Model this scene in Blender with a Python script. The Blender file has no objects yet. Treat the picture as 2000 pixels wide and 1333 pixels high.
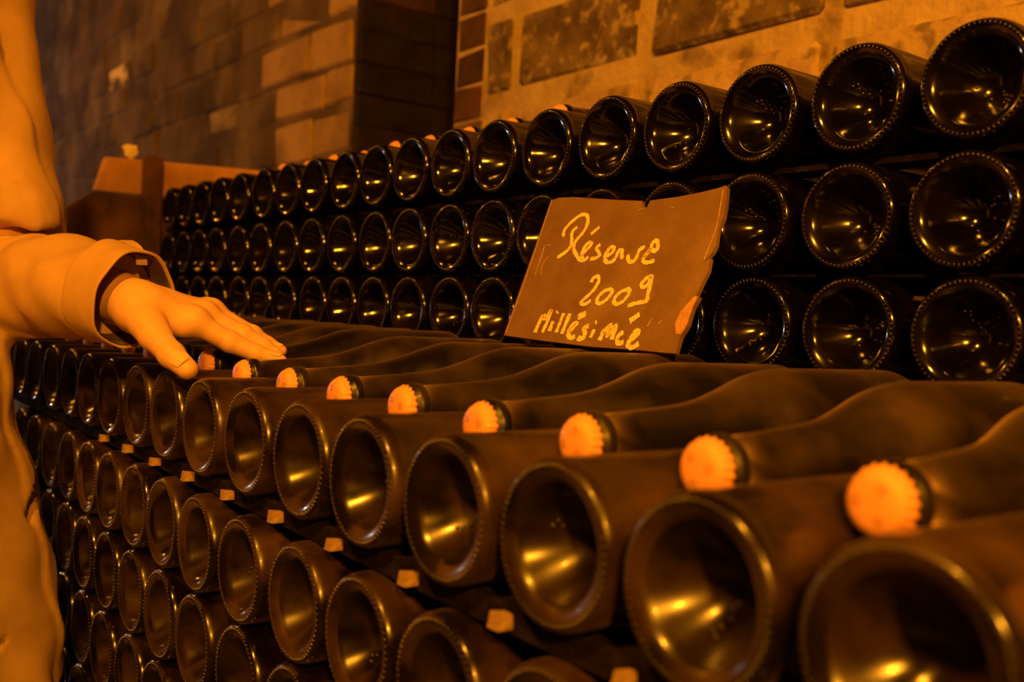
import bpy, bmesh, math, random
import numpy as np
from mathutils import Vector, Matrix
random.seed(7)
rng = np.random.default_rng(7)
SC = bpy.context.scene
COL = SC.collection
Z0 = 1.05                       # height of the lens above the cellar floor

# ------------------------------------------------------------ camera, world, lamps, exposure
cam_d = bpy.data.cameras.new('camera'); cam = bpy.data.objects.new('camera', cam_d); COL.objects.link(cam)
R_ = Vector((0.60017635, 0.79838925, 0.0486103)); U_ = Vector((-0.05203204, -0.02167441, 0.99841018)); F_ = Vector((-0.79817355, 0.60175147, -0.02853335))
cam.matrix_world = Matrix(((R_.x, U_.x, -F_.x, 0), (R_.y, U_.y, -F_.y, 0), (R_.z, U_.z, -F_.z, Z0), (0, 0, 0, 1)))
cam_d.sensor_width = 36; cam_d.lens = 1972.14 * 36 / 2000
cam_d.clip_start = 0.02; cam_d.clip_end = 60
cam_d.dof.use_dof = True; cam_d.dof.focus_distance = 0.96; cam_d.dof.aperture_fstop = 5.6
SC.camera = cam
W = bpy.data.worlds.new('cellar_air'); SC.world = W; W.use_nodes = True
W.node_tree.nodes['Background'].inputs[0].default_value = (1.0, 0.36, 0.05, 1); W.node_tree.nodes['Background'].inputs[1].default_value = 0.003
def lamp(name, loc, power, color, radius):
    l = bpy.data.lights.new(name, 'POINT'); l.energy = power; l.color = color; l.shadow_soft_size = radius
    o = bpy.data.objects.new(name, l); o.location = loc; COL.objects.link(o); return o
WARM = (1.0, 0.34, 0.012)
lamp('gallery_lamp', (-0.10, -0.62, Z0 + 1.20), 122, WARM, 0.05)
lamp('gallery_lamp', (1.10, -0.55, Z0 + 0.84), 188, WARM, 0.05)
lamp('gallery_lamp', (-2.4, -0.40, Z0 + 1.38), 24, WARM, 0.05)
lamp('gallery_lamp', (-4.9, -0.4, Z0 + 1.35), 52, WARM, 0.06)
lamp('daylight_lamp', (-8.3, -0.35, Z0 + 0.10), 52, (1.0, 0.93, 0.88), 0.08)
SC.view_settings.view_transform = 'Standard'; SC.view_settings.look = 'None'; SC.view_settings.gamma = 1
SC.view_settings.use_curve_mapping = False; SC.view_settings.exposure = 0.0

# ------------------------------------------------------------ helpers
def link(name, mesh, parent=None, mat=None):
    o = bpy.data.objects.new(name, mesh); COL.objects.link(o)
    if mat and not mesh.materials: mesh.materials.append(mat)
    if parent: o.parent = parent
    return o
def tag(o, label=None, cat=None, group=None, kind=None):
    if label: o['label'] = label
    if cat: o['category'] = cat
    if group: o['group'] = group
    if kind: o['kind'] = kind
    return o
def empty(name, loc=(0, 0, 0)):
    o = bpy.data.objects.new(name, None); o.location = loc; o.empty_display_size = 0.05; COL.objects.link(o); return o
def smooth(me, on=True):
    me.polygons.foreach_set('use_smooth', [on] * len(me.polygons)); return me
def from_bm(name, bm, sm=False):
    me = bpy.data.meshes.new(name); bm.to_mesh(me); bm.free(); return smooth(me, sm)
def from_py(name, v, f, sm=False):
    me = bpy.data.meshes.new(name); me.from_pydata([tuple(map(float, a)) for a in v], [], [tuple(map(int, a)) for a in f]); me.update(); return smooth(me, sm)
def box_mesh(name, lo, hi, bev=0.0, jit=0.0, seg=1):
    bm = bmesh.new(); bmesh.ops.create_cube(bm, size=1)
    for v in bm.verts:
        for k in range(3):
            v.co[k] = (lo[k] + hi[k]) / 2 + v.co[k] * (hi[k] - lo[k]) + random.uniform(-jit, jit)
    if bev: bmesh.ops.bevel(bm, geom=list(bm.edges), offset=bev, segments=seg, affect='EDGES', profile=0.5)
    return from_bm(name, bm)
def lathe(name, prof, n=48, close=False):
    v = []; f = []; rows = []
    for z, r in prof:
        if r < 1e-6: rows.append([len(v)]); v.append((0, 0, z))
        else:
            rows.append(list(range(len(v), len(v) + n)))
            for k in range(n):
                a = 2 * math.pi * k / n; v.append((r * math.cos(a), r * math.sin(a), z))
    for A, B in zip(rows, rows[1:]):
        for k in range(n):
            a, b = A[k % len(A)], A[(k + 1) % len(A)]; c, d = B[(k + 1) % len(B)], B[k % len(B)]
            q = []
            for i in (a, b, c, d):
                if i not in q: q.append(i)
            if len(q) > 2: f.append(q)
    return from_py(name, v, f, True)
def surf_nets(name, fn, lo, hi, h, sm=True):
    ax = [np.arange(lo[k], hi[k] + h, h) for k in range(3)]
    X, Y, Z = np.meshgrid(*ax, indexing='ij')
    D = fn(np.stack([X.ravel(), Y.ravel(), Z.ravel()], -1)).reshape(X.shape)
    S = D < 0; nx, ny, nz = D.shape
    cs = [(i, j, k) for i in (0, 1) for j in (0, 1) for k in (0, 1)]
    sl = lambda c: tuple(slice(c[k], D.shape[k] - 1 + c[k]) for k in range(3))
    cnt = sum(S[sl(c)].astype(np.int8) for c in cs)
    mask = (cnt > 0) & (cnt < 8); idx = np.argwhere(mask)
    vid = -np.ones(mask.shape, int); vid[mask] = np.arange(len(idx))
    acc = np.zeros((len(idx), 3)); num = np.zeros(len(idx))
    for c in cs:
        for k in range(3):
            if c[k]: continue
            e = list(c); e[k] = 1
            ia = tuple((idx + np.array(c)).T); ib = tuple((idx + np.array(e)).T)
            da, db = D[ia], D[ib]; m = (da < 0) != (db < 0)
            t = np.where(m, da / np.where(m, da - db, 1), 0)
            p = np.array(c, float)[None, :].repeat(len(idx), 0); p[:, k] = t
            acc[m] += p[m]; num[m] += 1
    V = np.array(lo) + (idx + acc / num[:, None]) * h
    faces = []
    for k in range(3):
        a = [slice(None)] * 3; b = [slice(None)] * 3; a[k] = slice(0, -1); b[k] = slice(1, None)
        ch = S[tuple(a)] != S[tuple(b)]
        P = np.argwhere(ch); u, w = (k + 1) % 3, (k + 2) % 3
        P = P[(P[:, u] > 0) & (P[:, w] > 0) & (P[:, u] < D.shape[u] - 1) & (P[:, w] < D.shape[w] - 1)]
        def g(du, dw):
            q = P.copy(); q[:, u] += du; q[:, w] += dw; return vid[tuple(q.T)]
        q = np.stack([g(-1, -1), g(0, -1), g(0, 0), g(-1, 0)], -1)
        ins = S[tuple(P.T)]; q[~ins] = q[~ins][:, ::-1]; faces.append(q)
    Fq = np.concatenate(faces); Fq = Fq[(Fq >= 0).all(1)]
    me = bpy.data.meshes.new(name); me.vertices.add(len(V)); me.vertices.foreach_set('co', V.ravel())
    me.loops.add(Fq.size); me.loops.foreach_set('vertex_index', Fq.ravel())
    me.polygons.add(len(Fq)); me.polygons.foreach_set('loop_start', np.arange(0, Fq.size, 4)); me.polygons.foreach_set('loop_total', np.full(len(Fq), 4))
    me.update(calc_edges=True); me.validate(); return smooth(me, sm)
def cone_sdf(P, a, b, ra, rb):
    a = np.array(a, float); b = np.array(b, float); ab = b - a
    t = np.clip(((P - a) @ ab) / (ab @ ab), 0, 1)
    return np.linalg.norm(P - a - t[:, None] * ab, axis=1) - (ra + (rb - ra) * t)
def ell_sdf(P, c, r):
    q = np.linalg.norm((P - np.array(c)) / np.array(r), axis=1); return (q - 1) * min(r)
def smin(a, b, k):
    h = np.clip(0.5 + 0.5 * (b - a) / k, 0, 1); return b * (1 - h) + a * h - k * h * (1 - h)
def ribbon(name, pts, widths, normal, thick=0.0, close=False):
    """a flat strip along pts (3-D), lying square to normal"""
    n = Vector(normal).normalized(); v = []; f = []
    P = [Vector(p) for p in pts]
    for i, p in enumerate(P):
        d = (P[min(i + 1, len(P) - 1)] - P[max(i - 1, 0)]).normalized(); s = n.cross(d).normalized() * (widths[i] / 2)
        v += [p - s + n * thick, p + s + n * thick, p - s - n * thick, p + s - n * thick]
    for i in range(len(P) - 1):
        a = 4 * i; b = a + 4
        f += [(a, b, b + 1, a + 1), (a + 2, a + 3, b + 3, b + 2), (a, a + 2, b + 2, b), (a + 1, b + 1, b + 3, a + 3)]
    f += [(0, 1, 3, 2), (4 * len(P) - 4, 4 * len(P) - 2, 4 * len(P) - 1, 4 * len(P) - 3)]
    return v, f
def smooth_path(pts, m=4):
    """Catmull-Rom through the points"""
    P = [np.array(p, float) for p in pts]; P = [2 * P[0] - P[1]] + P + [2 * P[-1] - P[-2]]; out = []
    for i in range(1, len(P) - 2):
        for k in range(m):
            t = k / m
            out.append(0.5 * ((2 * P[i]) + (P[i + 1] - P[i - 1]) * t + (2 * P[i - 1] - 5 * P[i] + 4 * P[i + 1] - P[i + 2]) * t * t + (3 * P[i] - P[i - 1] - 3 * P[i + 1] + P[i + 2]) * t ** 3))
    out.append(P[-2]); return out

# ------------------------------------------------------------ materials
def mat(name, c1, c2=None, rough=0.8, scale=20.0, detail=4, bump=0.0, bscale=None, metal=0.0, spec=0.5, lo=0.35, hi=0.65, rough2=None, coat=0.0, c3=None, sc3=3.0, t3=0.62, rand=0.0, sheen=0.0, sss=0.0, world=False):
    m = bpy.data.materials.new(name); m.use_nodes = True; nt = m.node_tree; b = nt.nodes['Principled BSDF']
    N = nt.nodes.new; L = nt.links.new
    b.inputs['Roughness'].default_value = rough; b.inputs['Metallic'].default_value = metal
    b.inputs['Specular IOR Level'].default_value = spec; b.inputs['Coat Weight'].default_value = coat; b.inputs['Coat Roughness'].default_value = 0.06
    b.inputs['Sheen Weight'].default_value = sheen; b.inputs['Sheen Roughness'].default_value = 0.35; b.inputs['Sheen Tint'].default_value = (0.9, 0.6, 0.38, 1)
    b.inputs['Base Color'].default_value = (*c1, 1)
    if sss:
        b.inputs['Subsurface Weight'].default_value = sss; b.inputs['Subsurface Scale'].default_value = 0.004
    tc = N('ShaderNodeTexCoord'); src = tc.outputs['Object']
    if world: src = N('ShaderNodeNewGeometry').outputs['Position']
    if rand and world: oi = N('ShaderNodeObjectInfo')
    elif rand:
        oi = N('ShaderNodeObjectInfo'); mp = N('ShaderNodeVectorMath'); mp.operation = 'MULTIPLY_ADD'
        cb = N('ShaderNodeCombineXYZ'); mu = N('ShaderNodeMath'); mu.operation = 'MULTIPLY'; mu.inputs[1].default_value = 37.0
        L(oi.outputs['Random'], mu.inputs[0]); L(mu.outputs[0], cb.inputs[0]); L(mu.outputs[0], cb.inputs[1])
        ad = N('ShaderNodeVectorMath'); ad.operation = 'ADD'; L(src, ad.inputs[0]); L(cb.outputs[0], ad.inputs[1]); src = ad.outputs[0]
    col = None
    if c2:
        nz = N('ShaderNodeTexNoise'); nz.inputs['Scale'].default_value = scale; nz.inputs['Detail'].default_value = detail; L(src, nz.inputs['Vector'])
        mr = N('ShaderNodeMapRange'); mr.inputs[1].default_value = lo; mr.inputs[2].default_value = hi; L(nz.outputs['Fac'], mr.inputs[0])
        mx = N('ShaderNodeMix'); mx.data_type = 'RGBA'; mx.inputs[6].default_value = (*c1, 1); mx.inputs[7].default_value = (*c2, 1); L(mr.outputs[0], mx.inputs[0]); col = mx.outputs[2]
        if rough2 is not None:
            m2 = N('ShaderNodeMapRange'); m2.inputs[3].default_value = rough; m2.inputs[4].default_value = rough2; L(mr.outputs[0], m2.inputs[0]); L(m2.outputs[0], b.inputs['Roughness'])
        if c3:
            n3 = N('ShaderNodeTexNoise'); n3.inputs['Scale'].default_value = sc3; n3.inputs['Detail'].default_value = 5; L(src, n3.inputs['Vector'])
            r3 = N('ShaderNodeMapRange'); r3.inputs[1].default_value = t3 - 0.08; r3.inputs[2].default_value = t3 + 0.05; L(n3.outputs['Fac'], r3.inputs[0])
            x3 = N('ShaderNodeMix'); x3.data_type = 'RGBA'; x3.inputs[7].default_value = (*c3, 1); L(r3.outputs[0], x3.inputs[0]); L(col, x3.inputs[6]); col = x3.outputs[2]
        if rand:
            hv = N('ShaderNodeHueSaturation'); r4 = N('ShaderNodeMapRange'); r4.inputs[3].default_value = 1 - rand; r4.inputs[4].default_value = 1 + rand
            L(oi.outputs['Random'], r4.inputs[0]); L(r4.outputs[0], hv.inputs['Value']); L(col, hv.inputs['Color']); col = hv.outputs[0]
        L(col, b.inputs['Base Color'])
    if bump:
        nb = N('ShaderNodeTexNoise'); nb.inputs['Scale'].default_value = bscale or scale * 2; nb.inputs['Detail'].default_value = 6; L(src, nb.inputs['Vector'])
        bp = N('ShaderNodeBump'); bp.inputs['Strength'].default_value = bump; bp.inputs['Distance'].default_value = 0.01; L(nb.outputs['Fac'], bp.inputs['Height']); L(bp.outputs[0], b.inputs['Normal'])
    return m
M = {}
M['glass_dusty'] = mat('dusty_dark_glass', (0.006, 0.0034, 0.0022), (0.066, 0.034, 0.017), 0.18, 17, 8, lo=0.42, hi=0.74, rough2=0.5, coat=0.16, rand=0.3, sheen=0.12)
M['glass_shaded'] = mat('shaded_dark_glass', (0.004, 0.0022, 0.0015), (0.026, 0.0135, 0.007), 0.15, 22, 6, lo=0.42, hi=0.76, rough2=0.45, coat=0.2, rand=0.3, sheen=0.05)  # darker copy of the dusty glass: shade of the lower rows put into colour
M['glass_punt'] = mat('hollow_base_glass', (0.005, 0.0028, 0.0018), (0.038, 0.020, 0.010), 0.17, 30, 6, lo=0.36, hi=0.74, rough2=0.36, coat=0.12, rand=0.25)
M['glass_clean'] = mat('dark_glass', (0.0022, 0.0014, 0.001), (0.008, 0.0046, 0.003), 0.11, 30, 6, lo=0.45, hi=0.8, rough2=0.26, coat=0.3, rand=0.2)
M['glass_veiled'] = mat('dust_veiled_glass', (0.004, 0.0028, 0.002), (0.040, 0.022, 0.012), 0.34, 15, 6, lo=0.47, hi=0.72, rough2=0.7, coat=0.06, rand=0.25, sheen=0.36)
M['bead'] = mat('beaded_glass', (0.012, 0.008, 0.006), None, 0.24, spec=1.0, coat=0.0)
M['cap'] = mat('gold_crown_cap', (0.92, 0.44, 0.26), (0.88, 0.41, 0.22), 0.5, 60, spec=0.4, coat=0.12)
M['star'] = mat('cap_print', (0.30, 0.10, 0.03), None, 0.6)
M['lath'] = mat('old_black_lath', (0.008, 0.005, 0.004), (0.02, 0.013, 0.009), 0.95, 40, bump=0.4, spec=0.08)
M['wedge'] = mat('pale_wedge_wood', (0.42, 0.28, 0.16), (0.34, 0.21, 0.12), 0.85, 60, bump=0.3)
M['sign'] = mat('brown_board', (0.215, 0.125, 0.072), (0.17, 0.095, 0.05), 0.8, 34, 8, bump=0.12, bscale=160, c3=(0.255, 0.16, 0.095), sc3=14, t3=0.64)
M['torn'] = mat('torn_board', (0.62, 0.34, 0.18), (0.5, 0.27, 0.13), 0.9, 90, bump=0.4)
M['chalk'] = mat('yellow_chalk', (0.95, 0.80, 0.40), (0.62, 0.46, 0.2), 0.9, 420, 3, lo=0.5, hi=0.62)
M['scratch'] = mat('scratch', (0.62, 0.43, 0.22), (0.40, 0.26, 0.14), 0.9, 300, 3)
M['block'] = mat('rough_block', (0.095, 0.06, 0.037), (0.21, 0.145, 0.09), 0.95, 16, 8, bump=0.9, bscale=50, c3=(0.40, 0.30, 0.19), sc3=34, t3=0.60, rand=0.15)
M['block_lit'] = mat('lit_pale_block', (0.46, 0.31, 0.19), (0.66, 0.48, 0.31), 0.95, 8, 8, bump=0.7, bscale=60, c3=(0.28, 0.2, 0.13), sc3=30, t3=0.62, rand=0.12)  # lower courses: brighter light put into a paler block colour
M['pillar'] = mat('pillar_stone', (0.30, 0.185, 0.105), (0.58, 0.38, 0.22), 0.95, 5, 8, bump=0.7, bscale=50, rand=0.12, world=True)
M['mortar'] = mat('pale_mortar', (0.64, 0.48, 0.30), (0.48, 0.34, 0.20), 0.95, 14, 8, bump=0.6, bscale=70, c3=(0.24, 0.16, 0.10), sc3=11, t3=0.63)
M['mortar_dark'] = mat('dirty_mortar', (0.075, 0.047, 0.036), (0.17, 0.112, 0.08), 0.95, 5, 8, bump=0.6, bscale=60, c3=(0.24, 0.17, 0.115), sc3=3.2, t3=0.60, world=True)
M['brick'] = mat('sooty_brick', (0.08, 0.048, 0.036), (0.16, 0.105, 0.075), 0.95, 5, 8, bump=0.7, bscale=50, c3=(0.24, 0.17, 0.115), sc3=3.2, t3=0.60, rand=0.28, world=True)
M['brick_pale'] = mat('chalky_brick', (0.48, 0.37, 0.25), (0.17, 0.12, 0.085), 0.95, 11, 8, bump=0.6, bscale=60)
M['light_spot'] = mat('painted_light_spot', (0.92, 0.74, 0.42), (0.12, 0.08, 0.055), 0.9, 9, lo=0.46, hi=0.56)  # spots of lamp light on the wall, painted as bright colour
M['brick_red'] = mat('red_brick', (0.15, 0.06, 0.034), (0.07, 0.034, 0.022), 0.95, 14, 8, bump=0.6, bscale=60, rand=0.5)
M['near_black'] = mat('near_black_brick', (0.009, 0.005, 0.0035), (0.022, 0.011, 0.007), 0.95, 14, 8, bump=0.6, bscale=60, rand=0.3)  # near-black tone shared by jamb, shell, plinths and added unseen rear board
M['floor'] = mat('cellar_floor', (0.05, 0.04, 0.03), (0.09, 0.07, 0.05), 0.9, 6, 8, bump=0.5)
M['plank'] = mat('orange_plank', (0.78, 0.42, 0.19), (0.58, 0.30, 0.13), 0.85, 18, 8, bump=0.4)
M['plank_dark'] = mat('mottled_dark_plank', (0.05, 0.022, 0.012), (0.22, 0.105, 0.052), 0.85, 9, 8, bump=0.5)
M['paper'] = mat('pale_paper', (0.95, 0.8, 0.5), None, 0.8)
M['skin'] = mat('skin', (0.80, 0.50, 0.36), (0.74, 0.44, 0.31), 0.48, 60, 5, bump=0.05, bscale=500, spec=0.4, sss=0.12)
M['nail'] = mat('nail', (0.84, 0.56, 0.42), None, 0.25, coat=0.3)
M['cloth'] = mat('beige_cotton', (0.56, 0.375, 0.24), (0.50, 0.33, 0.205), 0.9, 40, 6, bump=0.12, bscale=700, spec=0.2, sheen=0.15)
M['lining'] = mat('dark_lining', (0.10, 0.06, 0.05), (0.14, 0.09, 0.07), 0.9, 40)
M['trousers'] = mat('dark_trousers', (0.05, 0.05, 0.06), (0.08, 0.08, 0.09), 0.9, 60)
M['leather'] = mat('dark_leather', (0.04, 0.025, 0.02), (0.06, 0.04, 0.03), 0.5, 40)
M['hair'] = mat('brown_hair', (0.06, 0.035, 0.02), (0.10, 0.06, 0.035), 0.6, 80)

# ------------------------------------------------------------ the cellar
tag(link('floor', box_mesh('floor', (-9, -2.2, -0.1), (1.6, 3.2, 0)), None, M['floor']), kind='structure')
tag(link('ceiling', box_mesh('ceiling', (-9, -2.2, 2.75), (1.6, 3.2, 2.85)), None, M['near_black']), kind='structure')
tag(link('wall_front', box_mesh('wall_front', (-9, -2.2, 0), (1.6, -2.0, 2.75)), None, M['near_black']), kind='structure')
tag(link('wall_right', box_mesh('wall_right', (1.5, -2.2, 0), (1.6, 3.2, 2.75)), None, M['near_black']), kind='structure')
WY = 1.30
def rough_block(name, sx, sy, sz):
    return box_mesh(name, (-sx / 2, 0, -sz / 2), (sx / 2, sy, sz / 2), bev=min(0.008, min(sx, sz) * 0.08), jit=min(sx, sz) * 0.05)
# near wall: big rough blocks in broad pale mortar
wb = tag(link('wall_back', box_mesh('wall_back', (-1.99, WY, 0), (1.5, WY + 0.5, 2.75)), None, M['mortar']), kind='structure')
bz = [(0.075, 0.25), (0.285, 0.435), (0.478, 0.632), (0.672, 0.828), (0.868, 1.02)]
off = [-1.756 + 0.2, -1.756, -1.756, -1.756 + 0.2, -1.756]
for r, (z0, z1) in enumerate(bz):
    x = off[r] - 0.4
    while x < 0.9:
        a, b = x + 0.020, x + 0.4 - 0.020
        if a < -1.86: a = -1.862
        if b - a > 0.05:
            o = link('stone_block', rough_block('stone_block', b - a, 0.05, z1 - z0), wb, M['block_lit'] if r < 2 else M['block'])
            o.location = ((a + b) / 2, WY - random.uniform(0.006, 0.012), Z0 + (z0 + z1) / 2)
        x += 0.4
for k in range(12):                                   # brick quoin beside the opening
    z = Z0 + 0.06 + k * 0.082
    o = link('brick', rough_block('brick', 0.112, 0.06, 0.0785), wb, M['brick_red']); o.location = (-1.931, WY - 0.004, z); o.data.materials.clear(); o.data.materials.append(M['brick_red'] if k in (0, 1, 5, 6, 7, 8) else M['brick'])
# far wall: chalky bricks, dirty mortar
wl = tag(link('wall_left', box_mesh('wall_left', (-9, WY, 0), (-2.5, WY + 0.5, 2.75)), None, M['mortar_dark']), kind='structure')
z = Z0 + 0.20; row = 0
while z < Z0 + 1.42:
    h = random.choice((0.10, 0.118, 0.13)); x = -2.503 - (0.16 if row % 2 else 0.0)
    if row % 2:
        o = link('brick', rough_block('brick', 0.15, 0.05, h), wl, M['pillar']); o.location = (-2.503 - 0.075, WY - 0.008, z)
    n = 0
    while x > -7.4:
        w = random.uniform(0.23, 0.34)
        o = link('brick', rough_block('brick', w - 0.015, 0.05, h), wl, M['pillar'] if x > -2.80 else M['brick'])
        o.location = (x - w / 2, WY - random.uniform(0.000, 0.010), z + random.uniform(-.006, .006)); o.rotation_euler = (0, random.uniform(-.03, .03), 0)
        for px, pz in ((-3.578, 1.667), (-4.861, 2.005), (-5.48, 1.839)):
            if abs(px - (x - w / 2)) < w / 2 and abs(pz - z) < h / 2 + 0.009: o.data.materials.clear(); o.data.materials.append(M['light_spot'] if px < -4 else M['brick_pale'])
        x -= w
    z += h + 0.015; row += 1
# the dark opening: near-black jamb bricks
wn = tag(link('wall_niche', box_mesh('wall_niche', (-2.56, WY + 0.5, 0), (-1.9, WY + 0.6, 2.75)), None, M['near_black']), kind='structure')
for k in range(13):
    for j in range(2):
        o = link('brick', box_mesh('brick', (-0.116, 0, -0.0422), (0.116, 0.04, 0.0422), 0.003, 0.0012), wn, M['brick_red'] if (k, j) in ((2, 1), (9, 0)) else M['near_black'])
        o.rotation_euler = (0, 0, math.pi / 2); o.location = (-2.505 + 0.036 + random.uniform(-.0015, .0015), WY + 0.119 + j * 0.2355, Z0 + 0.1 + k * 0.0862)

# ------------------------------------------------------------ bottles
RB = 0.0445
PROF = [(0.0345, 0), (0.0340, .004), (.0318, .0095), (.0262, .0160), (.0190, .0222), (.0122, .0270), (.0078, .0298), (.0048, .0318), (.0029, .0338), (.0013, .0362), (.0004, .0384), (0, .0400), (.0006, .0416), (.0026, .0432), (.0062, .0443), (.010, RB), (.07, RB), (.122, RB),
        (.132, .0438), (.141, .0424), (.150, .0404), (.159, .0377), (.168, .0346), (.177, .0315), (.187, .0285), (.198, .0252), (.211, .0226), (.226, .0206), (.244, .0190), (.264, .0175), (.288, .0160), (.2885, .0172), (.2905, .0178), (.294, .0178), (.2965, .0172), (.2975, .0152), (.3055, .0140), (.3060, .0100), (.3060, 0)]
PROF = [(z, r) for z, r in PROF]
glass_me = {k: lathe('glass_body', PROF, 56) for k in ('glass_dusty', 'glass_clean', 'glass_veiled', 'glass_shaded')}
for k, me in glass_me.items():
    me.materials.append(M[k]); me.materials.append(M['glass_punt'] if k != 'glass_clean' else M[k])
    for p in me.polygons:                              # the hollow base and its foot hold less dust than the sides
        if p.center.z < 0.036 and math.hypot(p.center.x, p.center.y) < 0.0325: p.material_index = 1
def beads():
    bm = bmesh.new(); n = 64
    for k in range(n):
        a = 2 * math.pi * k / n
        m = Matrix.Rotation(a, 4, 'Z') @ Matrix.Translation((.0402, 0, .0006)) @ Matrix.Rotation(math.radians(-18), 4, 'Y') @ Matrix.Diagonal((.0019, .00085, .0014, 1))
        bmesh.ops.create_icosphere(bm, subdivisions=2, radius=1, matrix=m)
    return from_bm('beaded_ring', bm, True)
bead_me = beads(); bead_me.materials.append(M['bead'])
def marks():
    bm = bmesh.new()
    def zz(r):
        for (z0, r0), (z1, r1) in zip(PROF, PROF[1:]):
            if r0 <= r <= r1: return z0 + (z1 - z0) * (r - r0) / (r1 - r0)
    for r, a in ((.008, 0), (.011, .10), (.0145, -.06), (.018, .05), (.020, .16), (.0215, 0), (.010, 1.1), (.013, 2.4)):
        bmesh.ops.create_icosphere(bm, subdivisions=2, radius=0.0014, matrix=Matrix.Translation((r * math.cos(a), r * math.sin(a), zz(r) - 0.0001)))
    return from_bm('mould_mark', bm, True)
mark_me = marks(); mark_me.materials.append(M['bead'])
def cap_mesh():
    v = []; f = []; n = 84; rows = []
    prof = [(.3095, 0, 0), (.3094, .005, 0), (.3090, .0095, 0), (.3080, .0125, 0), (.3062, .0142, .15), (.3040, .0151, .6), (.3015, .0158, 1), (.3002, .0163, 1), (.3002, .0150, .8)]
    for z, r, w in prof:
        if r == 0: rows.append([0]); v.append((0, 0, z)); continue
        rows.append(list(range(len(v), len(v) + n)))
        for k in range(n):
            a = 2 * math.pi * k / n; rr = r + w * 0.0008 * math.cos(21 * a); v.append((rr * math.cos(a), rr * math.sin(a), z))
    for A, B in zip(rows, rows[1:]):
        for k in range(n):
            q = []
            for i in (A[k % len(A)], B[k % len(B)], B[(k + 1) % len(B)], A[(k + 1) % len(A)]):
                if i not in q: q.append(i)
            f.append(q)
    return from_py('crown_cap', v, f, True)
cap_me = cap_mesh(); cap_me.materials.append(M['cap'])
def star_mesh():
    v = []; f = []
    for t in range(3):
        ca = 2 * math.pi * t / 3; cx, cy = .0075 * math.cos(ca), .0075 * math.sin(ca)
        for ro, ri in ((.0033, .0014),):
            b = len(v); zt = .30945
            for k in range(10):
                a = math.pi * k / 5 + ca; r = ro if k % 2 == 0 else ri
                for q in (r, r - .00042 if k % 2 else r - .0011):
                    x, y = cx + q * math.cos(a), cy + q * math.sin(a); v.append((x, y, .30955 - 0.0004 * max(0, math.hypot(x, y) - .005) / .0045))
            for k in range(10):
                i = b + 2 * k; j = b + 2 * ((k + 1) % 10); f.append((i, j, j + 1, i + 1))
    return from_py('printed_star', v, f)
star_me = star_mesh(); star_me.materials.append(M['star'])

def place(root, x, y, z, neck_front, tilt, roll):
    rx = Matrix.Rotation(math.radians(90) - tilt if neck_front else -math.radians(90) + tilt, 4, 'X')
    root.matrix_world = Matrix.Translation((x, y, Z0 + z)) @ rx @ Matrix.Rotation(roll, 4, 'Z')
def bottle(glass, label, group, x, y, z, neck_front=False, tilt=0.0, cap=True, base=True):
    root = empty('champagne_bottle'); tag(root, label, 'bottle', group)
    place(root, x, y, z, neck_front, tilt, random.uniform(0, 6.28))
    link('glass_body', glass_me[glass], root)
    if base:
        link('beaded_ring', bead_me, root); link('mould_mark', mark_me, root)
    if cap:
        c = link('crown_cap', cap_me, root); tag(c, 'gold crown cap'); link('printed_star', star_me, c)
    return root
ORD = 'first second third fourth fifth sixth seventh eighth ninth tenth eleventh twelfth thirteenth fourteenth fifteenth sixteenth seventeenth eighteenth nineteenth twentieth twenty-first twenty-second twenty-third'.split()
yF, yA = 0.32101, 0.69953
zF, zG, zA, zB, zC = -0.11632, -0.2215, 0.18456, 0.09007, -0.00184
zH, zI, zJ = zG - 0.0900, zG - 0.1800, zG - 0.2700
xF = [-0.098, -0.1945] + [-0.2906, -0.3882, -0.4847, -0.5858, -0.6834, -0.7835, -0.8847, -0.9847, -1.0764, -1.1690, -1.2610, -1.3530, -1.4450, -1.5430, -1.6350, -1.7290, -1.8230, -1.9180]
xG = [-0.3880, -0.4847, -0.5817, -0.6785, -0.7826, -0.8846, -0.98, -1.0710, -1.1640, -1.2570, -1.3500, -1.4440, -1.5380, -1.6310]
xA = [-0.0960, -0.1945, -0.2930, -0.3912, -0.4891, -0.5901, -0.6879, -0.7849, -0.8869, -0.9862, -1.0811, -1.1763, -1.2728, -1.3664, -1.4715, -1.5669, -1.6641, -1.7730, -1.8730, -1.9670, -2.0620, -2.1560]
xB = [-0.0970, -0.1960, -0.2950, -0.3945, -0.4933, -0.592, -0.6896, -0.7879, -0.8885, -0.9815, -1.0746, -1.1720, -1.2650, -1.367, -1.4708, -1.5660, -1.672, -1.7734, -1.8760, -1.9700, -2.0650, -2.1590]
xC = [-0.0910, -0.1895, -0.2880, -0.3869, -0.4858, -0.5838, -0.6803, -0.7786, -0.8769, -0.9719, -1.0668, -1.1672, -1.2622, -1.3571, -1.4587, -1.5640, -1.6665, -1.7611, -1.8640, -1.9640, -2.0600, -2.1550]
def row(xs, y, z, glass, where, group, tilt, cap, skip=0):
    for i, x in enumerate(xs):                         # skip: bottles at the near end that the photograph leaves out
        lab = 'champagne bottle base out, %s, %s from the near end' % (where, ORD[i - skip]) if i >= skip else 'champagne bottle base out, %s, %s past the picture edge' % (where, ORD[skip - 1 - i])
        bottle(glass, lab, group, x, y + random.uniform(-.0012, .0012), z, False, tilt, cap)
row(xF, yF, zF, 'glass_dusty', 'top row of the front stack', 'bottles base out, front stack, top row', 0.0, True, 1)
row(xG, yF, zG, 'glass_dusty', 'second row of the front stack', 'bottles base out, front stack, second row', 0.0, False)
row(xG[2:], yF, zH, 'glass_shaded', 'third row of the front stack', 'bottles base out, front stack, third row', 0.0, False, 1)
row(xG[4:], yF, zI, 'glass_shaded', 'fourth row of the front stack', 'bottles base out, front stack, fourth row', 0.0, False, 2)
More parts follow.
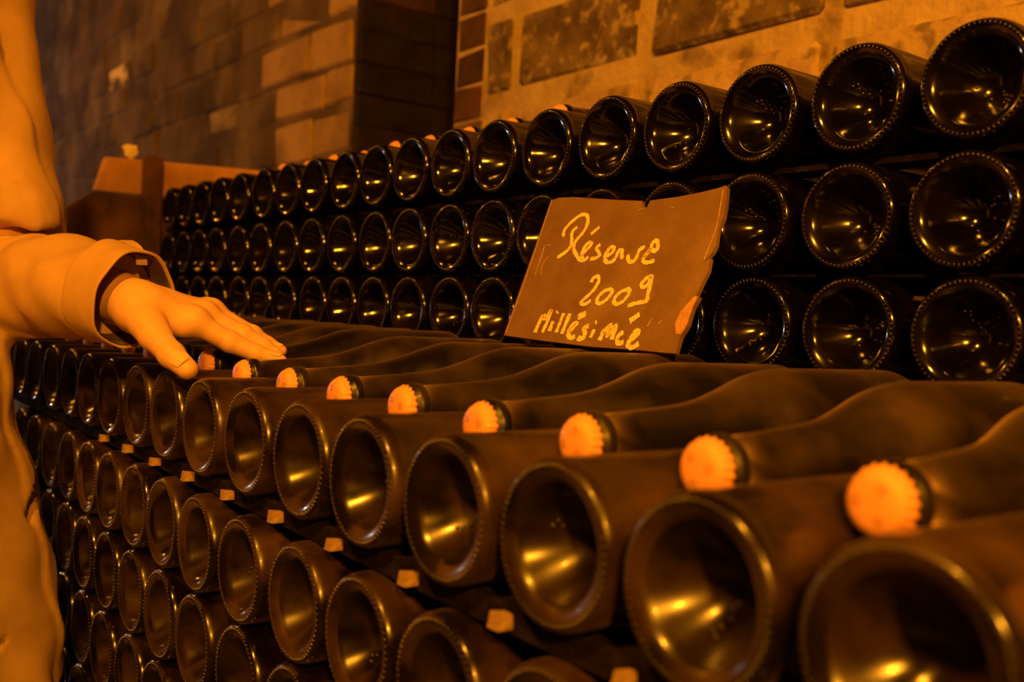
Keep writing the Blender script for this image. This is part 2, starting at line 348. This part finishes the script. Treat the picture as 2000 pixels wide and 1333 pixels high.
row(xG[6:], yF, zJ, 'glass_shaded', 'fifth row of the front stack', 'bottles base out, front stack, fifth row', 0.0, False, 3)
row(xA, yA, zA, 'glass_clean', 'top row of the rear stack', 'bottles base out, rear stack, top row', 0.0, True, 3)
row(xB, yA, zB, 'glass_clean', 'middle row of the rear stack', 'bottles base out, rear stack, middle row', 0.0, False, 3)
row(xC, yA, zC, 'glass_clean', 'lowest row of the rear stack', 'bottles base out, rear stack, lowest row', 0.0, False, 3)
for i in range(len(xF) - 1):                                     # necks out, caps in the grooves of the top row
    x = (xF[i] + xF[i + 1]) / 2
    bottle('glass_veiled', 'capped bottle lying neck out on the front stack, ' + ('%s cap from the near end' % ORD[i - 1] if i else 'only its shoulder in the picture'), 'bottles neck out on the front stack', x, yF + 0.053 + 0.3095 + random.uniform(-.001, .001), zF + math.sqrt(.0649 ** 2 - min(.0505, (xF[i] - xF[i + 1]) / 2) ** 2) - 0.0015, True, 0.005, True, False)
for i in range(7, 21):
    x = (xA[i] + xA[i + 1]) / 2
    bottle('glass_clean', 'capped bottle lying neck out atop the rear stack, %s cap from the near end' % ORD[i - 7], 'bottles neck out on the rear stack', x, yA + 0.053 + 0.3095 + random.uniform(-.001, .001), zA + math.sqrt(.0649 ** 2 - min(.0505, (xA[i] - xA[i + 1]) / 2) ** 2) + (0.006 if i in (8, 16) else 0), True, 0.0, True, False)

# laths, wedges, what carries the stacks
tag(link('wooden_lath', box_mesh('wooden_lath', (-2.0, yF + 0.014, Z0 + zG + 0.0447), (0.0, yF + 0.046, Z0 + zF - 0.0447), 0.001), None, M['lath']), 'old dark lath under the top row of the front stack', 'lath')
tag(link('wooden_lath', box_mesh('wooden_lath', (-2.0, yF + 0.28, Z0 + zF - 0.028), (0.0, yF + 0.31, Z0 + zF - 0.0055), 0.001), None, M['lath']), 'rear lath under the bottles lying neck out on the front stack', 'lath')
wedge_bm = None
for i in range(1, 12):
    x = (xF[i] + xF[i + 1]) / 2
    a, b, t, h = 0.0043 + random.uniform(-.0008, .0008), 0.0019 + random.uniform(-.001, .001), 0.020, 0.0090 + random.uniform(-.001, .001)
    v = [(-a, 0, 0), (a, 0, 0), (a - .0006, 0, h), (-b, 0, h), (-a, t, 0), (a, t, 0), (a, t, h * .7), (-b, t, h * .7)]
    me = from_py('wooden_wedge', v, [(0, 1, 2, 3), (5, 4, 7, 6), (4, 0, 3, 7), (1, 5, 6, 2), (3, 2, 6, 7), (4, 5, 1, 0)])
    o = link('wooden_wedge', me, None, M['wedge']); o.location = (x + 0.001 + random.uniform(-.001, .001), yF + 0.004, Z0 + zF - 0.0565)
    tag(o, 'small pale wooden wedge under the front stack top row, %s from the near end' % ORD[i - 1], 'wedge', 'wedges on the front lath')
tag(link('trim_1', box_mesh('trim_1', (-2.1, yF + 0.01, 0), (0.1, yF + 0.26, Z0 + zJ - RB)), None, M['near_black']), kind='structure')
tag(link('trim_2', box_mesh('trim_2', (-2.1, yF + 0.262, 0), (0.1, yF + 0.34, Z0 + zF - 0.0282)), None, M['near_black']), kind='structure')
tag(link('trim_3', box_mesh('trim_3', (-2.24, yA + 0.005, 0), (0.1, WY - 0.12, Z0 + zC - RB)), None, M['near_black']), kind='structure')

tag(link('light_block_board', box_mesh('light_block_board', (-2.24, yA + 0.378, Z0 + zC - RB), (-0.05, yA + 0.398, Z0 + zA + 0.038), 0.002), None, M['near_black']), 'unseen added board blocking light behind the rear stack', 'board')  # out of sight, added to stop light leaking through the bottle gaps
tag(link('wooden_lath', box_mesh('wooden_lath', (-2.2, yA + 0.03, Z0 + zB + RB + .0003), (-0.05, yA + 0.065, Z0 + zA - RB - .0003)), None, M['lath']), 'thin dark lath under the top row of the rear stack', 'lath')
tag(link('wooden_lath', box_mesh('wooden_lath', (-2.2, yA + 0.03, Z0 + zC + RB + .0003), (-0.05, yA + 0.065, Z0 + zB - RB - .0003)), None, M['lath']), 'thin dark lath under the middle row of the rear stack', 'lath')
tag(link('light_block_post', box_mesh('light_block_post', (-0.045, yA + 0.01, 0), (-0.01, WY - 0.13, Z0 + 0.25), 0.003), None, M['plank_dark']), 'unseen added upright blocking light at the near end of the rear stack', 'post')  # unseen upright, added to keep side light out of the rows
# ------------------------------------------------------------ the board with its chalk lettering
STROKES = {'R1':[(352,1140),(323,1173),(328,1229),(381,1299),(460,1360),(525,1383),(597,1368),(641,1311),(655,1239),(632,1169),(588,1108),(558,1049)],
'R2':[(511,1237),(469,1204),(464,1160),(505,1079),(516,1016),(471,953),(370,892)],
'R3':[(558,1049),(587,982),(659,919),(732,868),(811,858),(856,892)],
'e1':[(725,902),(786,970),(833,1035),(787,1052),(745,1010),(737,933),(777,870)],
'a1':[(770,1149),(859,1223)],
's1':[(969,1027),(932,990),(985,943),(1014,905),(968,875),(899,869)],
'e2':[(1130,895),(1188,939),(1186,984),(1132,993),(1105,926),(1114,866),(1166,828),(1228,834),(1263,871)],
'r':[(1263,871),(1267,937),(1282,959),(1324,948),(1330,907),(1367,865)],
'v':[(1417,905),(1454,846),(1518,828),(1548,874),(1554,953),(1614,985)],
'e3':[(1643,880),(1696,943),(1697,1022),(1738,1045),(1783,984),(1770,939),(1706,954),(1667,908),(1650,844),(1715,820),(1800,839)],
'n2':[(1037,612),(1045,657),(1095,679),(1137,643),(1129,569),(1085,494),(994,399),(1061,380),(1125,421)],
'n0':[(1259,515),(1219,467),(1218,409),(1279,393),(1349,441),(1383,511),(1349,542),(1287,529),(1259,515)],
'n00':[(1503,518),(1459,472),(1458,415),(1520,392),(1585,432),(1617,496),(1603,545),(1551,536),(1503,518)],
'n9':[(1832,680),(1779,659),(1741,603),(1775,568),(1825,597),(1839,687),(1857,604),(1871,493),(1882,431),(1774,412),(1665,380)],
'M1':[(459,50),(470,161),(491,246)],
'M2':[(491,246),(538,209),(588,306)],
'M3':[(588,306),(590,166),(576,56)],
'i1':[(678,185),(675,76)],
'd1':[(688,272),(700,291)],
'l1':[(796,276),(788,67)],
'l2':[(892,275),(879,56)],
'e4':[(974,86),(1021,137),(1045,177),(999,171),(973,108),(983,50),(1049,22),(1086,41)],
'a2':[(1030,240),(1126,283)],
's2':[(1230,156),(1170,132),(1207,90),(1224,55),(1187,18),(1132,32)],
'i2':[(1323,127),(1312,39)],
'd2':[(1306,190),(1322,205)],
'm1':[(1463,134),(1448,18)],
'm2':[(1458,89),(1523,179),(1528,50)],
'm3':[(1531,65),(1598,179),(1606,34)],
'c':[(1725,119),(1688,87),(1675,38),(1724,3),(1772,25)],
'e5':[(1861,48),(1924,123),(1885,138),(1852,68),(1842,0),(1904,-26),(1969,18)],
'a3':[(1759,228),(1852,300)],
'k1':[(190,1037),(92,1026),(101,880),(109,694)],
'k2':[(212,910),(168,799),(218,686)],
'k3':[(-93,1590),(-36,784),(-17,30)],
'k4':[(2352,1531),(2421,1157),(2405,841)],
'k5':[(2031,272),(2002,184)],
'k6':[(2161,250),(2125,216)],
'k7':[(1822,1390),(1780,1385)],
'k8':[(1398,1401),(1324,1375)]}
OUTLINE = [(-42,-3),(-106,1590),(10,1616),(267,1607),(947,1528),(1338,1490),(1391,1416),(1439,1413),(1453,1487),(1792,1501),(2090,1529),(2277,1557),(2365,1578),(2387,1556),(2443,1360),(2463,1250),(2448,1129),(2484,980),(2471,913),(2413,821),(2469,860),(2493,740),(2468,609),(2453,490),(2492,491),(2464,386),(2471,217),(2435,112),(2445,-44),(2290,-45),(1946,-41),(1394,-48),(549,-25)]
TORN = [(2437,490),(2337,343),(2322,224),(2379,129),(2432,138),(2462,230),(2459,392),(2478,488)]

SO = Vector((-0.846, 0.63, Z0 - 0.0243)); SX = Vector((1, 0, 0)); SY = Vector((0, 0.37570511, 0.92673927)); SN = Vector((0, -0.92673927, 0.37570511))
def on_sign(u, v, n=0.0): return SO + SX * (u / 1e4) + SY * (v / 1e4) + SN * n
sg = empty('chalk_board', SO); tag(sg, 'small brown board lettered in yellow chalk, leaning on the rear bottles', 'sign')
def plate(name, poly, n0, n1, parent, mt):
    bm = bmesh.new(); a = [bm.verts.new(on_sign(u, v, n1) - SO) for u, v in poly]; b = [bm.verts.new(on_sign(u, v, n0) - SO) for u, v in poly]
    bm.faces.new(a); bm.faces.new(b[::-1])
    for i in range(len(poly)): j = (i + 1) % len(poly); bm.faces.new((a[i], b[i], b[j], a[j]))
    bmesh.ops.recalc_face_normals(bm, faces=list(bm.faces))
    return link(name, from_bm(name, bm), parent, mt)
plate('board', OUTLINE, -0.0042, 0.0, sg, M['sign'])
tag(plate('torn_edge', TORN, -0.0005, 0.0005, sg, M['torn']), 'paler torn patch at the edge')
def lettering(name, keys, w, mt, n=0.0004):
    v = []; f = []
    for k in keys:
        pts = smooth_path([on_sign(a, b, n) - SO for a, b in STROKES[k]], 5)
        ww = [w * (1.35 if k[0] == 'a' and k != 'a1' else 1) * random.uniform(0.78, 1.2) for _ in pts]
        a, b = ribbon(name, pts, ww, SN, 0.0002); f += [tuple(i + len(v) for i in q) for q in b]; v += [tuple(p) for p in a]
    return link(name, from_py(name, v, f), sg, mt)
lettering('chalk_word', ['R1', 'R2', 'R3', 'e1', 'a1', 's1', 'e2', 'r', 'v', 'e3'], 0.0043, M['chalk'])
lettering('chalk_word', ['n2', 'n0', 'n00', 'n9'], 0.0042, M['chalk'])
lettering('chalk_word', ['M1', 'M2', 'M3', 'i1', 'd1', 'l1', 'l2', 'e4', 'a2', 's2', 'i2', 'd2', 'm1', 'm2', 'm3', 'c', 'e5', 'a3'], 0.0049, M['chalk'])
for k in ('k1', 'k2', 'k3', 'k4', 'k5', 'k6', 'k7', 'k8'): lettering('scratch', [k], 0.0009, M['scratch'])

# ------------------------------------------------------------ timber end panel beyond the rear stack
tp = empty('timber_partition', (-2.32, 0.75, 0)); tag(tp, 'dark and orange timber partition with a cut corner and a dark post, beyond the rear stack', 'partition')
def yz_board(name, poly, x0, x1, mt):
    bm = bmesh.new(); a = [bm.verts.new((x1 + 2.32, y - 0.75, z)) for y, z in poly]; b = [bm.verts.new((x0 + 2.32, y - 0.75, z)) for y, z in poly]
    bm.faces.new(a); bm.faces.new(b[::-1])
    for i in range(len(poly)): j = (i + 1) % len(poly); bm.faces.new((a[i], b[i], b[j], a[j]))
    bmesh.ops.recalc_face_normals(bm, faces=list(bm.faces)); bmesh.ops.bevel(bm, geom=list(bm.edges), offset=0.002, segments=1, affect='EDGES')
    return link(name, from_bm(name, bm), tp, mt)
yz_board('plank', [(0.592, Z0 + .222), (1.16, Z0 + .222), (1.16, Z0 + .318), (0.612, Z0 + .297)], -2.345, -2.32, M['plank'])
yz_board('plank', [(0.535, Z0 + .105), (1.16, Z0 + .105), (1.16, Z0 + .219), (0.590, Z0 + .219), (0.535, Z0 + .18)], -2.345, -2.322, M['plank_dark'])  # lower planks in a darker mottled tone than the top one
yz_board('plank', [(0.535, Z0 - .02), (1.16, Z0 - .02), (1.16, Z0 + .102), (0.535, Z0 + .102)], -2.345, -2.321, M['plank_dark'])
yz_board('plank', [(0.54, Z0 - .15), (1.16, Z0 - .15), (1.16, Z0 - .023), (0.54, Z0 - .023)], -2.345, -2.323, M['plank_dark'])
tag(yz_board('post', [(0.689, 0), (0.7215, 0), (0.7215, Z0 + .307), (0.689, Z0 + .307)], -2.318, -2.27, M['plank_dark']), 'dark upright post')
tag(yz_board('post', [(1.10, 0), (1.16, 0), (1.16, Z0 + .30), (1.10, Z0 + .30)], -2.40, -2.347, M['plank_dark']), 'dark upright post')
bm = bmesh.new(); bmesh.ops.create_icosphere(bm, subdivisions=2, radius=1)
for v in bm.verts:
    v.co = Vector((v.co.x * .006, v.co.y * .014 * (1.1 + .5 * v.co.z), v.co.z * .017)) * (1 + 0.25 * math.sin(9 * v.co.y + 5 * v.co.z))
o = link('paper_scrap', from_bm('paper_scrap', bm), None, M['paper']); o.location = (-2.332, 0.668, Z0 + 0.315)
tag(o, 'small bright crumpled paper scrap on top of the timber partition', 'paper')

# ------------------------------------------------------------ the person: left hand on the bottles
pr = empty('person', (-1.27, 0.075, 0)); tag(pr, 'person in a beige cotton jacket resting an open hand on the bottles', 'person')
PO = np.array([-1.27, 0.075, 0.0])
A = lambda *p: np.array(p, float)
E_, S_, WR = A(-1.2706, .2269, 1.0743), A(-1.3744, .1915, 1.4801), A(-1.0227, .3047, 1.0381)
C0, C1 = A(-1.0730, .2930, 1.0500), A(-.9990, .3130, 1.0385)
FING = [[A(-.9636, .3408, 1.0233), A(-.9509, .3735, 1.0048), A(-.9398, .3961, .9948), A(-.9299, .4172, .9881)],
        [A(-.9776, .3558, 1.0293), A(-.9645, .3910, 1.0116), A(-.9562, .4094, 1.0011), A(-.9486, .4219, .9930)],
        [A(-.9931, .3686, 1.0323), A(-.9790, .4070, 1.0108), A(-.9735, .4215, 1.0020), A(-.9661, .4331, .9965)],
        [A(-1.0101, .3711, 1.0339), A(-1.0020, .4044, 1.0153), A(-.9985, .4171, 1.0083), A(-.9938, .4245, 1.0034)]]
CAMP = A(0, 0, 1.05)
FING = [[CAMP + (q - CAMP) * 1.030 + A(0, 0, .0026) for q in f] for f in FING]
TH = [A(-1.0058, .3019, 1.0290), A(-.9704, .3063, 1.0112), A(-.9398, .3129, .9947), A(-.9203, .3215, .9830)]
def hand(P):
    pd = None
    W2 = WR + A(-.004, .022, -.002)
    prims = [(C0 + A(-.02, 0, .0), WR, .029, .0255), (WR, W2, .022, .021)]
    for i, f in enumerate(FING):
        w = WR * (1 - i / 3) + W2 * (i / 3)
        prims.append((w, f[0], .0195 - .001 * i, .0130 - .0005 * i))
    prims.append((WR + A(.012, .0, -.006), TH[1], .0215, .0150))
    prims.append((WR + A(.015, .012, -.004), FING[0][0] + A(.0, -.01, -.006), .017, .010))
    for a, b, ra, rb in prims:
        d = cone_sdf(P, a, b, ra, rb); pd = d if pd is None else smin(pd, d, .010)
    t = smin(cone_sdf(P, TH[1], TH[2], .0138, .0118), cone_sdf(P, TH[2], TH[3], .0120, .0098), .004)
    t = smin(t, np.linalg.norm(P - TH[2], axis=1) - .0124, .003)
    d = smin(pd, t, .006)
    allf = None
    for i, f in enumerate(FING):
        s = (1, 1, .97, .86)[i]
        k = smin(cone_sdf(P, f[0], f[1], .0118 * s, .0104 * s), cone_sdf(P, f[1], f[2], .0105 * s, .0089 * s), .003)
        k = smin(k, cone_sdf(P, f[2], f[3], .0090 * s, .0066 * s), .003)
        k = smin(k, np.linalg.norm(P - (f[1] + A(0, 0, .0008)), axis=1) - .0108 * s, .003)
        allf = k if allf is None else np.minimum(allf, k)
        knuck = np.linalg.norm(P - (f[0] + A(0, 0, .002)), axis=1) - .0128 * s
        d = smin(d, knuck, .008)
    d = smin(d, allf, .007)
    # creases over the thumb joint
    u = (TH[3] - TH[1]) / np.linalg.norm(TH[3] - TH[1]); q = (P - TH[2]) @ u
    near = np.exp(-(np.linalg.norm(P - TH[2], axis=1) / .016) ** 2)
    d = d + near * (.0006 * np.exp(-((q + .001) / .0011) ** 2) + .0005 * np.exp(-((q - .0045) / .001) ** 2))
    return d
hand_me = surf_nets('body', hand, (-1.11, .255, .955), (-.895, .455, 1.09), .0014)
# head, neck, trunk and legs of the same figure, further from the lens and coarser
FD = A(.75, .66, 0) / np.linalg.norm(A(.75, .66, 0)); RD = A(FD[1], -FD[0], 0)
TC = A(-1.27, .075, 0)
def at(r, f, z): return TC + RD * r + FD * f + A(0, 0, z)
SR, ER, HR = at(.17, 0, 1.43), at(.215, -.06, 1.15), at(.17, .06, .93)
HC = at(0, .045, 1.655)
def trunk(P):
    L = np.stack([(P - HC) @ RD, (P - HC) @ FD, P[:, 2] - HC[2]], -1)
    d = ell_sdf(L, (0, -.012, .025), (.074, .094, .092)); d = smin(d, ell_sdf(L, (0, .018, -.045), (.056, .070, .070)), .03)
    d = smin(d, cone_sdf(L, (0, .082, .012), (0, .100, -.022), .008, .012), .012)                       # nose
    d = smin(d, cone_sdf(L, (-.02, .078, -.060), (.02, .078, -.060), .007, .007), .008)               # lips
    d = d + .004 * np.exp(-((L[:, 2] + .060) / .0025) ** 2) * (np.abs(L[:, 0]) < .022) * (L[:, 1] > .05)
    for s in (-1, 1):
        d = np.maximum(d, -(np.linalg.norm(L - A(s * .031, .090, .012), axis=1) - .017))              # eye sockets
        d = smin(d, ell_sdf(L, (s * .076, -.008, -.008), (.010, .020, .032)), .006)                   # ears
    d = smin(d, cone_sdf(P, at(0, .0, 1.60), at(0, -.005, 1.45), .050, .060), .03)
    d = smin(d, cone_sdf(P, at(-.13, 0, 1.40), at(.13, 0, 1.40), .065, .065), .05)
    d = smin(d, cone_sdf(P, at(0, 0, 1.35), at(0, 0, .95), .085, .085), .06)
    for s in (-1, 1):
        d = smin(d, cone_sdf(P, at(s * .085, 0, .92), at(s * .09, .01, .50), .075, .055), .05)
        d = smin(d, cone_sdf(P, at(s * .09, .01, .50), at(s * .095, -.01, .09), .055, .038), .02)
    for a, b, ra, rb in ((at(-.16, 0, 1.42), S_ * .8 + E_ * .2, .045, .042), (S_ * .8 + E_ * .2, E_, .042, .038), (E_, C0, .038, .028), (SR, ER, .045, .038), (ER, HR, .038, .03)):
        d = smin(d, cone_sdf(P, a, b, ra, rb), .03)
    return d
trunk_me = surf_nets('body', trunk, (-1.60, -.22, .05), (-.95, .42, 1.80), .010)
bm = bmesh.new(); bm.from_mesh(hand_me); bm.from_mesh(trunk_me)
for v in bm.verts: v.co -= Vector(PO)
body = link('body', from_bm('body', bm, True), pr, M['skin'])
for s in (-1, 1):                                   # eyes
    bm = bmesh.new(); bmesh.ops.create_uvsphere(bm, u_segments=16, v_segments=10, radius=.0125)
    o = link('eye', from_bm('eye', bm, True), pr, M['paper']); o.location = Vector(HC + RD * s * .031 + FD * .070 + A(0, 0, .012) - PO)
def hair(P):
    L = np.stack([(P - HC) @ RD, (P - HC) @ FD, P[:, 2] - HC[2]], -1)
    d = ell_sdf(L, (0, -.020, .030), (.086, .102, .102)); d = smin(d, ell_sdf(L, (0, -.055, -.05), (.075, .06, .11)), .03)
    cut = np.maximum(L[:, 1] - .045 - .35 * np.maximum(L[:, 2] - .05, 0), -(L[:, 2] - .06) * .6)
    return np.maximum(d, np.minimum(cut, L[:, 1] + .01))
me = surf_nets('hair', hair, tuple(HC - .16), tuple(HC + .16), .007); me.transform(Matrix.Translation(Vector(-PO))); link('hair', me, pr, M['hair'])
# nails
def nail(c, along, up, w, l):
    al = Vector(along).normalized(); n = Vector(up); n = (n - al * n.dot(al)).normalized(); s = al.cross(n)
    v = []; f = []; nu, nv = 7, 6
    for i in range(nu):
        for j in range(nv):
            a = (i / (nu - 1) - .5) * 2; b = j / (nv - 1)
            wj = w * (0.80 + .30 * math.sin(math.pi * min(1, b * .8 + .12))) * .5
            ll = l * (b - .5) + (l * .12 * (1 - a * a) * (1 if b > .5 else -1) * abs(b - .5) * 2)
            v.append(Vector(c) + s * (a * wj) + al * ll + n * (-.42 * w * a * a * .55))
    for i in range(nu - 1):
        for j in range(nv - 1):
            k = i * nv + j; f.append((k, k + nv, k + nv + 1, k + 1))
    me = from_py('nail', [p - Vector(PO) for p in v], f, True); return link('nail', me, body, M['nail'])
TOC = A(.70, -.60, .35)
nail(TH[2] * .26 + TH[3] * .74 + A(.0043, -.0074, .0090), TH[3] - TH[2], A(.35, -.62, .72), .0150, .0160)
for i, f in enumerate(FING):
    s = (1, 1, .97, .86)[i]
    nail(f[2] * .22 + f[3] * .78 + A(.0018, -.0025, .0084) * s, f[3] - f[2], A(.15, -.25, 1.0), .0098 * s, .0125 * s)

# jacket: trunk and both sleeves one surface, folds worked into it
def folds(P):
    x, y, z = P[:, 0], P[:, 1], P[:, 2]
    up = np.clip((1.30 - z) / .12, .25, 1)
    return up * (.0036 * np.sin(34 * x + 21 * z + 2.0 * np.sin(17 * y + 9 * z)) + .0028 * np.sin(61 * z - 38 * x + 1.5 * np.sin(25 * x)) + .0014 * np.sin(95 * x + 70 * z + 40 * y))
ZS = np.array([.60, .70, .78, .86, .95, 1.05, 1.20, 1.32, 1.42, 1.50]); BS = np.array([.234, .220, .202, .182, .152, .130, .118, .114, .092, .05]); AS = np.array([.215, .205, .195, .185, .172, .170, .178, .178, .150, .07])
def jacket(P):
    L = P - TC; r = L @ RD; f = L @ FD; z = P[:, 2]
    a = np.interp(z, ZS, AS); b = np.interp(z, ZS, BS)
    q = np.sqrt((r / a) ** 2 + (f / b) ** 2); d = (q - 1) * np.minimum(a, b)
    d = np.maximum(d, .615 - z); d = np.maximum(d, z - 1.485)
    d = smin(d, cone_sdf(P, at(-.10, 0, 1.415), at(.12, 0, 1.415), .068, .068), .05)
    up = smin(cone_sdf(P, at(-.12, 0, 1.40), S_ * .82 + E_ * .18, .070, .064), cone_sdf(P, S_ * .82 + E_ * .18, E_ + A(.004, 0, -.03), .061, .079), .03)
    lip = 1.110 + .20 * (P[:, 0] + 1.25) + .004 * np.sin(60 * P[:, 0]) - P[:, 2]
    up = -smin(-up, -lip, .008)
    fa = cone_sdf(P, E_ + A(-.010, 0, -.020), C0, .061, .0475)
    n = (C1 - C0) / np.linalg.norm(C1 - C0); fa = np.maximum(fa, (P - C0) @ n - .004)
    arm = smin(up, fa, .003)
    ra = smin(cone_sdf(P, SR, ER, .068, .060), cone_sdf(P, ER, HR, .060, .052), .02)
    d = smin(smin(d, arm, .022), ra, .03)
    d = np.maximum(d, -(np.maximum(np.sqrt((r / (a - .03)) ** 2 + (f / (b - .03)) ** 2) - 1, z - .66)) * .1)
    d = np.maximum(d, -(cone_sdf(P, at(0, 0, 1.42), at(0, .01, 1.56), .058, .066)))
    ang = np.arctan2(r / a, f / b)
    d = d - .0042 * np.clip((ang + .54) / .03, 0, 1) * np.clip((-.35 - ang) / .03, 0, 1) * (z < 1.36) * (f > 0)     # front placket
    d = d + folds(P)
    return np.maximum(d, -cone_sdf(P, A(-1.228, .2635, .842), A(-1.176, .2485, .803), .0075, .0095))          # slanted pocket mouth
jm = surf_nets('jacket', jacket, (-1.60, -.24, .59), (-.98, .42, 1.54), .0058); jm.transform(Matrix.Translation(Vector(-PO)))
jk = link('jacket', jm, pr, M['cloth'])
# turned-up cuff, open at the wrist
def tube(name, c0, c1, rad, prof, n=56, vent=None):
    ax = Vector(c1 - c0); L = ax.length; ax.normalize(); u = Vector((0, 0, 1)); u = (u - ax * u.dot(ax)).normalized(); w = ax.cross(u)
    v = []; f = []
    for t, r in prof:
        for k in range(n):
            a = 2 * math.pi * k / n; wob = 1 + .025 * math.sin(3 * a + 1) + .018 * math.sin(7 * a + 5 * t)
            p = Vector(c0) + ax * (L * t + (.006 * math.sin(a + .6) if t > .5 else 0)) + (u * math.cos(a) * 1.04 + w * math.sin(a) * .98) * (rad * r * wob); v.append(p - Vector(PO))
    m = len(prof)
    for j in range(m - 1):
        for k in range(n): f.append((j * n + k, j * n + (k + 1) % n, (j + 1) * n + (k + 1) % n, (j + 1) * n + k))
    return from_py(name, v, f, True)
cm = tube('cuff', C0 - (C1 - C0) * .12, C0 * .42 + C1 * .58, .0465, [(.10, .96), (.03, 1.055), (.05, 1.085), (.10, 1.09), (.5, 1.05), (.94, 1.045), (.985, 1.045), (1.0, 1.025), (.985, .99), (.5, .95), (0, .90)])
cf = link('cuff', cm, jk, M['cloth']); tag(cf, 'turned cuff')
lm = tube('lining', C0, C0 * .43 + C1 * .57, .0465, [(0, .86), (.5, .90), (.96, .965)]); link('lining', lm, cf, M['lining'])
lp = [A(-1.0790, .3010, 1.1015), A(-1.0640, .3040, 1.1035), A(-1.0480, .3080, 1.0980), A(-1.0380, .3105, 1.0890), A(-1.0340, .3110, 1.0800)]
lp = smooth_path(lp, 5); v, f = ribbon('sleeve_loop', [Vector(p) - Vector(PO) for p in lp], [.011] * len(lp), (.35, .0, 1), .0009)
link('sleeve_loop', from_py('sleeve_loop', v, f), jk, M['cloth'])
# collar
def collar(P):
    d = cone_sdf(P, at(0, 0, 1.45), at(0, .012, 1.525), .078, .070)
    d = np.maximum(np.abs(d) - .005, np.maximum(1.44 - P[:, 2], P[:, 2] - 1.525 + .12 * ((P - TC) @ FD)))
    return np.maximum(d, ((P - TC) @ FD) - .072)
me = surf_nets('collar', collar, tuple(at(0, 0, 1.48) - A(.16, .16, .10)), tuple(at(0, 0, 1.48) + A(.16, .16, .10)), .005); me.transform(Matrix.Translation(Vector(-PO))); link('collar', me, jk, M['cloth'])
def pants(P):
    d = cone_sdf(P, at(-.05, 0, .90), at(.05, 0, .90), .105, .105)
    for s in (-1, 1): d = smin(d, smin(cone_sdf(P, at(s * .085, 0, .86), at(s * .09, .01, .50), .095, .072), cone_sdf(P, at(s * .09, .01, .50), at(s * .095, -.01, .07), .072, .062), .02), .03)
    return np.maximum(d, .07 - P[:, 2]) + .5 * folds(P)
me = surf_nets('trousers', pants, (-1.60, -.22, .05), (-.95, .40, 1.03), .010); me.transform(Matrix.Translation(Vector(-PO))); link('trousers', me, pr, M['trousers'])
for s in (-1, 1):
    def shoe(P, s=s):
        d = smin(cone_sdf(P, at(s * .095, -.04, .045), at(s * .105, .12, .036), .043, .038), cone_sdf(P, at(s * .095, -.02, .05), at(s * .095, -.02, .10), .042, .040), .03)
        return np.maximum(d, .002 - P[:, 2])
    c = at(s * .1, .04, .06); me = surf_nets('shoe', shoe, tuple(c - A(.2, .2, .07)), tuple(c + A(.2, .2, .12)), .008); me.transform(Matrix.Translation(Vector(-PO))); link('shoe', me, pr, M['leather'])
